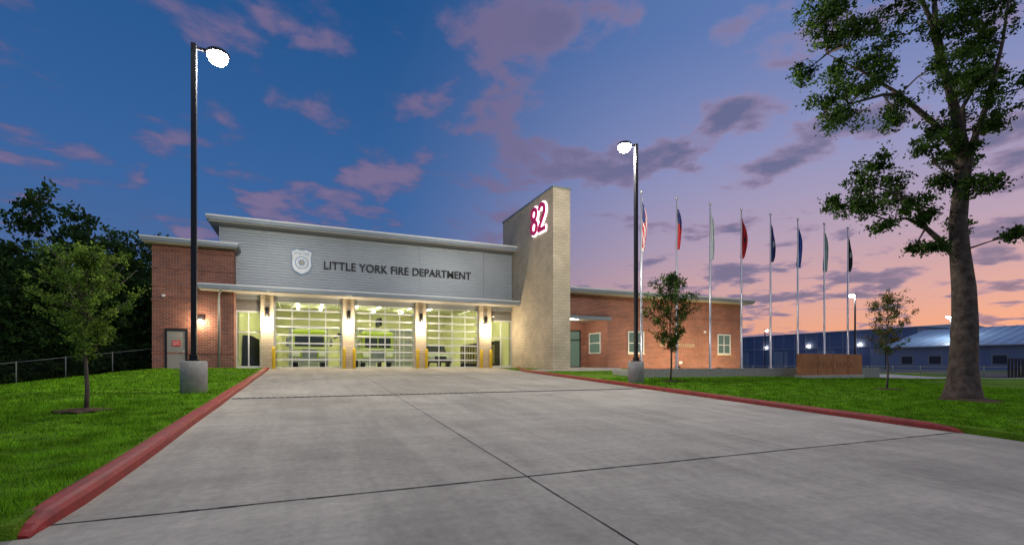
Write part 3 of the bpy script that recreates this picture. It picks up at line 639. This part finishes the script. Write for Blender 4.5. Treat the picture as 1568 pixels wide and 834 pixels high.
for i in range(30):
    y=7.6+i*1.52; k=len(v); v+=[(94.1,y,3.26),(94.1,y+.12,3.26),(108,y+.12,6.8),(108,y,6.8)]; f.append([k,k+1,k+2,k+3])
mesh('roof_seams',v,f,M['bluewall'],ob)
boxes('windows',[(94.92,94.99,12+i*4,13.6+i*4,.3,1.6) for i in range(10)],M['dglass'],ob); boxes('window_frames',[(94.95,94.995,11.8+i*4,13.8+i*4,.15,1.75) for i in range(10)],M['pale'],ob)
boxes('gutter',[(94.0,94.2,7.4,52.6,3.05,3.25)],M['alum'],ob)
bf=empty('timber_fence'); boxes('boards',[(54+.31*i,54.3+.31*i,20.4-.1*i,20.44-.1*i,-1.1,.75+.02*random.random()) for i in range(60)],M['darkmetal'],bf)
rf=empty('white_rail_fence'); T=[]
for i in range(30): T.append(([(60,14+2.6*i,-.95),(60,14+2.6*i,.1)],[.05,.05]))
for z in (-.35,.0): T.append(([(60,14,z),(60,90,z)],[.04,.04]))
tubes('rails',T,M['pale'],rf,6)
# ------------------------------------------------------------------ sky
w=bpy.data.worlds.new('World'); S.world=w; w.use_nodes=True; nt=w.node_tree; N=nt.nodes; L=nt.links; N.clear()
out=N.new('ShaderNodeOutputWorld'); bg=N.new('ShaderNodeBackground'); bg2=N.new('ShaderNodeBackground'); add=N.new('ShaderNodeAddShader')
sky=N.new('ShaderNodeTexSky'); sky.sky_type='NISHITA'; sky.sun_disc=False; sky.sun_elevation=math.radians(1); sky.sun_rotation=math.radians(75)
L.new(sky.outputs[0],bg2.inputs[0]); bg2.inputs[1].default_value=.01
tc=N.new('ShaderNodeTexCoord'); sp=N.new('ShaderNodeSeparateXYZ'); L.new(tc.outputs['Generated'],sp.inputs[0])
def mth(op,a,b=None,cl=False):
    n=N.new('ShaderNodeMath'); n.operation=op; n.use_clamp=cl
    for i,x in enumerate((a,b)):
        if x is None: continue
        if isinstance(x,(int,float)): n.inputs[i].default_value=x
        else: L.new(x,n.inputs[i])
    return n.outputs[0]
hz=mth('SQRT',mth('ADD',mth('MULTIPLY',sp.outputs[0],sp.outputs[0]),mth('MULTIPLY',sp.outputs[1],sp.outputs[1])))
az=math.radians(76)
s=mth('DIVIDE',mth('ADD',mth('MULTIPLY',sp.outputs[0],math.sin(az)),mth('MULTIPLY',sp.outputs[1],math.cos(az))),mth('MAXIMUM',hz,.001))
mr=N.new('ShaderNodeMapRange'); mr.interpolation_type='SMOOTHSTEP'; mr.inputs['From Min'].default_value=.35; mr.inputs['From Max'].default_value=.97; L.new(s,mr.inputs['Value']); fS=mr.outputs[0]
zc=mth('MAXIMUM',sp.outputs[2],0.)
def ramp(inp,st):
    r=N.new('ShaderNodeValToRGB'); e=r.color_ramp.elements
    e[0].position=st[0][0]; e[0].color=st[0][1]+(1,); e[1].position=st[-1][0]; e[1].color=st[-1][1]+(1,)
    for p,c in st[1:-1]: x=e.new(p); x.color=c+(1,)
    L.new(inp,r.inputs[0]); return r.outputs[0]
A=ramp(zc,[(0,(.84,.33,.15)),(.05,(.82,.36,.22)),(.12,(.68,.37,.34)),(.22,(.46,.34,.45)),(.36,(.27,.29,.52)),(.55,(.11,.19,.44)),(1,(.03,.09,.26))])
B=ramp(zc,[(0,(.12,.145,.27)),(.1,(.08,.14,.31)),(.3,(.038,.125,.34)),(.6,(.012,.08,.25)),(1,(.008,.05,.18))])
def mix(f,a,b):
    m=N.new('ShaderNodeMixRGB')
    if isinstance(f,(int,float)): m.inputs[0].default_value=f
    else: L.new(f,m.inputs[0])
    for i,x in ((1,a),(2,b)):
        if isinstance(x,tuple): m.inputs[i].default_value=x+(1,)
        else: L.new(x,m.inputs[i])
    return m.outputs[0]
base=mix(fS,B,A)
dv=mth('ADD',zc,.13); cb=N.new('ShaderNodeCombineXYZ'); L.new(mth('DIVIDE',sp.outputs[0],dv),cb.inputs[0]); L.new(mth('DIVIDE',sp.outputs[1],dv),cb.inputs[1])
def noise(vec,sc,det,ro,dis=0):
    n=N.new('ShaderNodeTexNoise'); n.inputs['Scale'].default_value=sc; n.inputs['Detail'].default_value=det; n.inputs['Roughness'].default_value=ro; n.inputs['Distortion'].default_value=dis; L.new(vec,n.inputs['Vector']); return n.outputs['Fac']
n1=noise(cb.outputs[0],3.0,10,.56,.2); n0=noise(cb.outputs[0],.7,2,.5)
cm=mth('ADD',n1,mth('MULTIPLY',mth('SUBTRACT',n0,.5),.45))
m1=N.new('ShaderNodeMapRange'); m1.interpolation_type='SMOOTHSTEP'; m1.inputs['From Min'].default_value=.495; m1.inputs['From Max'].default_value=.60; L.new(cm,m1.inputs['Value'])
m2=N.new('ShaderNodeMapRange'); m2.inputs['From Min'].default_value=.52; m2.inputs['From Max'].default_value=.64; L.new(cm,m2.inputs['Value'])
ccA=mix(m2.outputs[0],(.36,.25,.38),(.11,.12,.24)); ccB=mix(m2.outputs[0],(.08,.10,.25),(.21,.155,.28))
cc=mix(fS,ccB,ccA)
fin=mix(mth('MULTIPLY',m1.outputs[0],.85),base,cc)
L.new(fin,bg.inputs[0]); bg.inputs[1].default_value=1.0
L.new(bg.outputs[0],add.inputs[0]); L.new(bg2.outputs[0],add.inputs[1]); L.new(add.outputs[0],out.inputs[0])
sl=bpy.data.lights.new('dusk_fill','SUN'); sl.energy=.8; sl.angle=math.radians(80); sl.color=(1,.93,.76)  # added soft fill from the camera side; the real sun has set
so=bpy.data.objects.new('dusk_fill',sl); C.objects.link(so); so.rotation_euler=Vector((.35,-.55,.9)).to_track_quat('Z','Y').to_euler()
# ------------------------------------------------------------------ camera
cd=bpy.data.cameras.new('camera'); cd.sensor_width=36; cd.lens=36*731/1568; cd.shift_y=140/1568; cd.clip_end=3000
co=bpy.data.objects.new('camera',cd); C.objects.link(co); co.location=(0,0,.28); co.rotation_euler=(math.pi/2,0,-math.radians(23.2)); S.camera=co
S.view_settings.view_transform='Standard'; S.view_settings.look='None'; S.view_settings.exposure=0
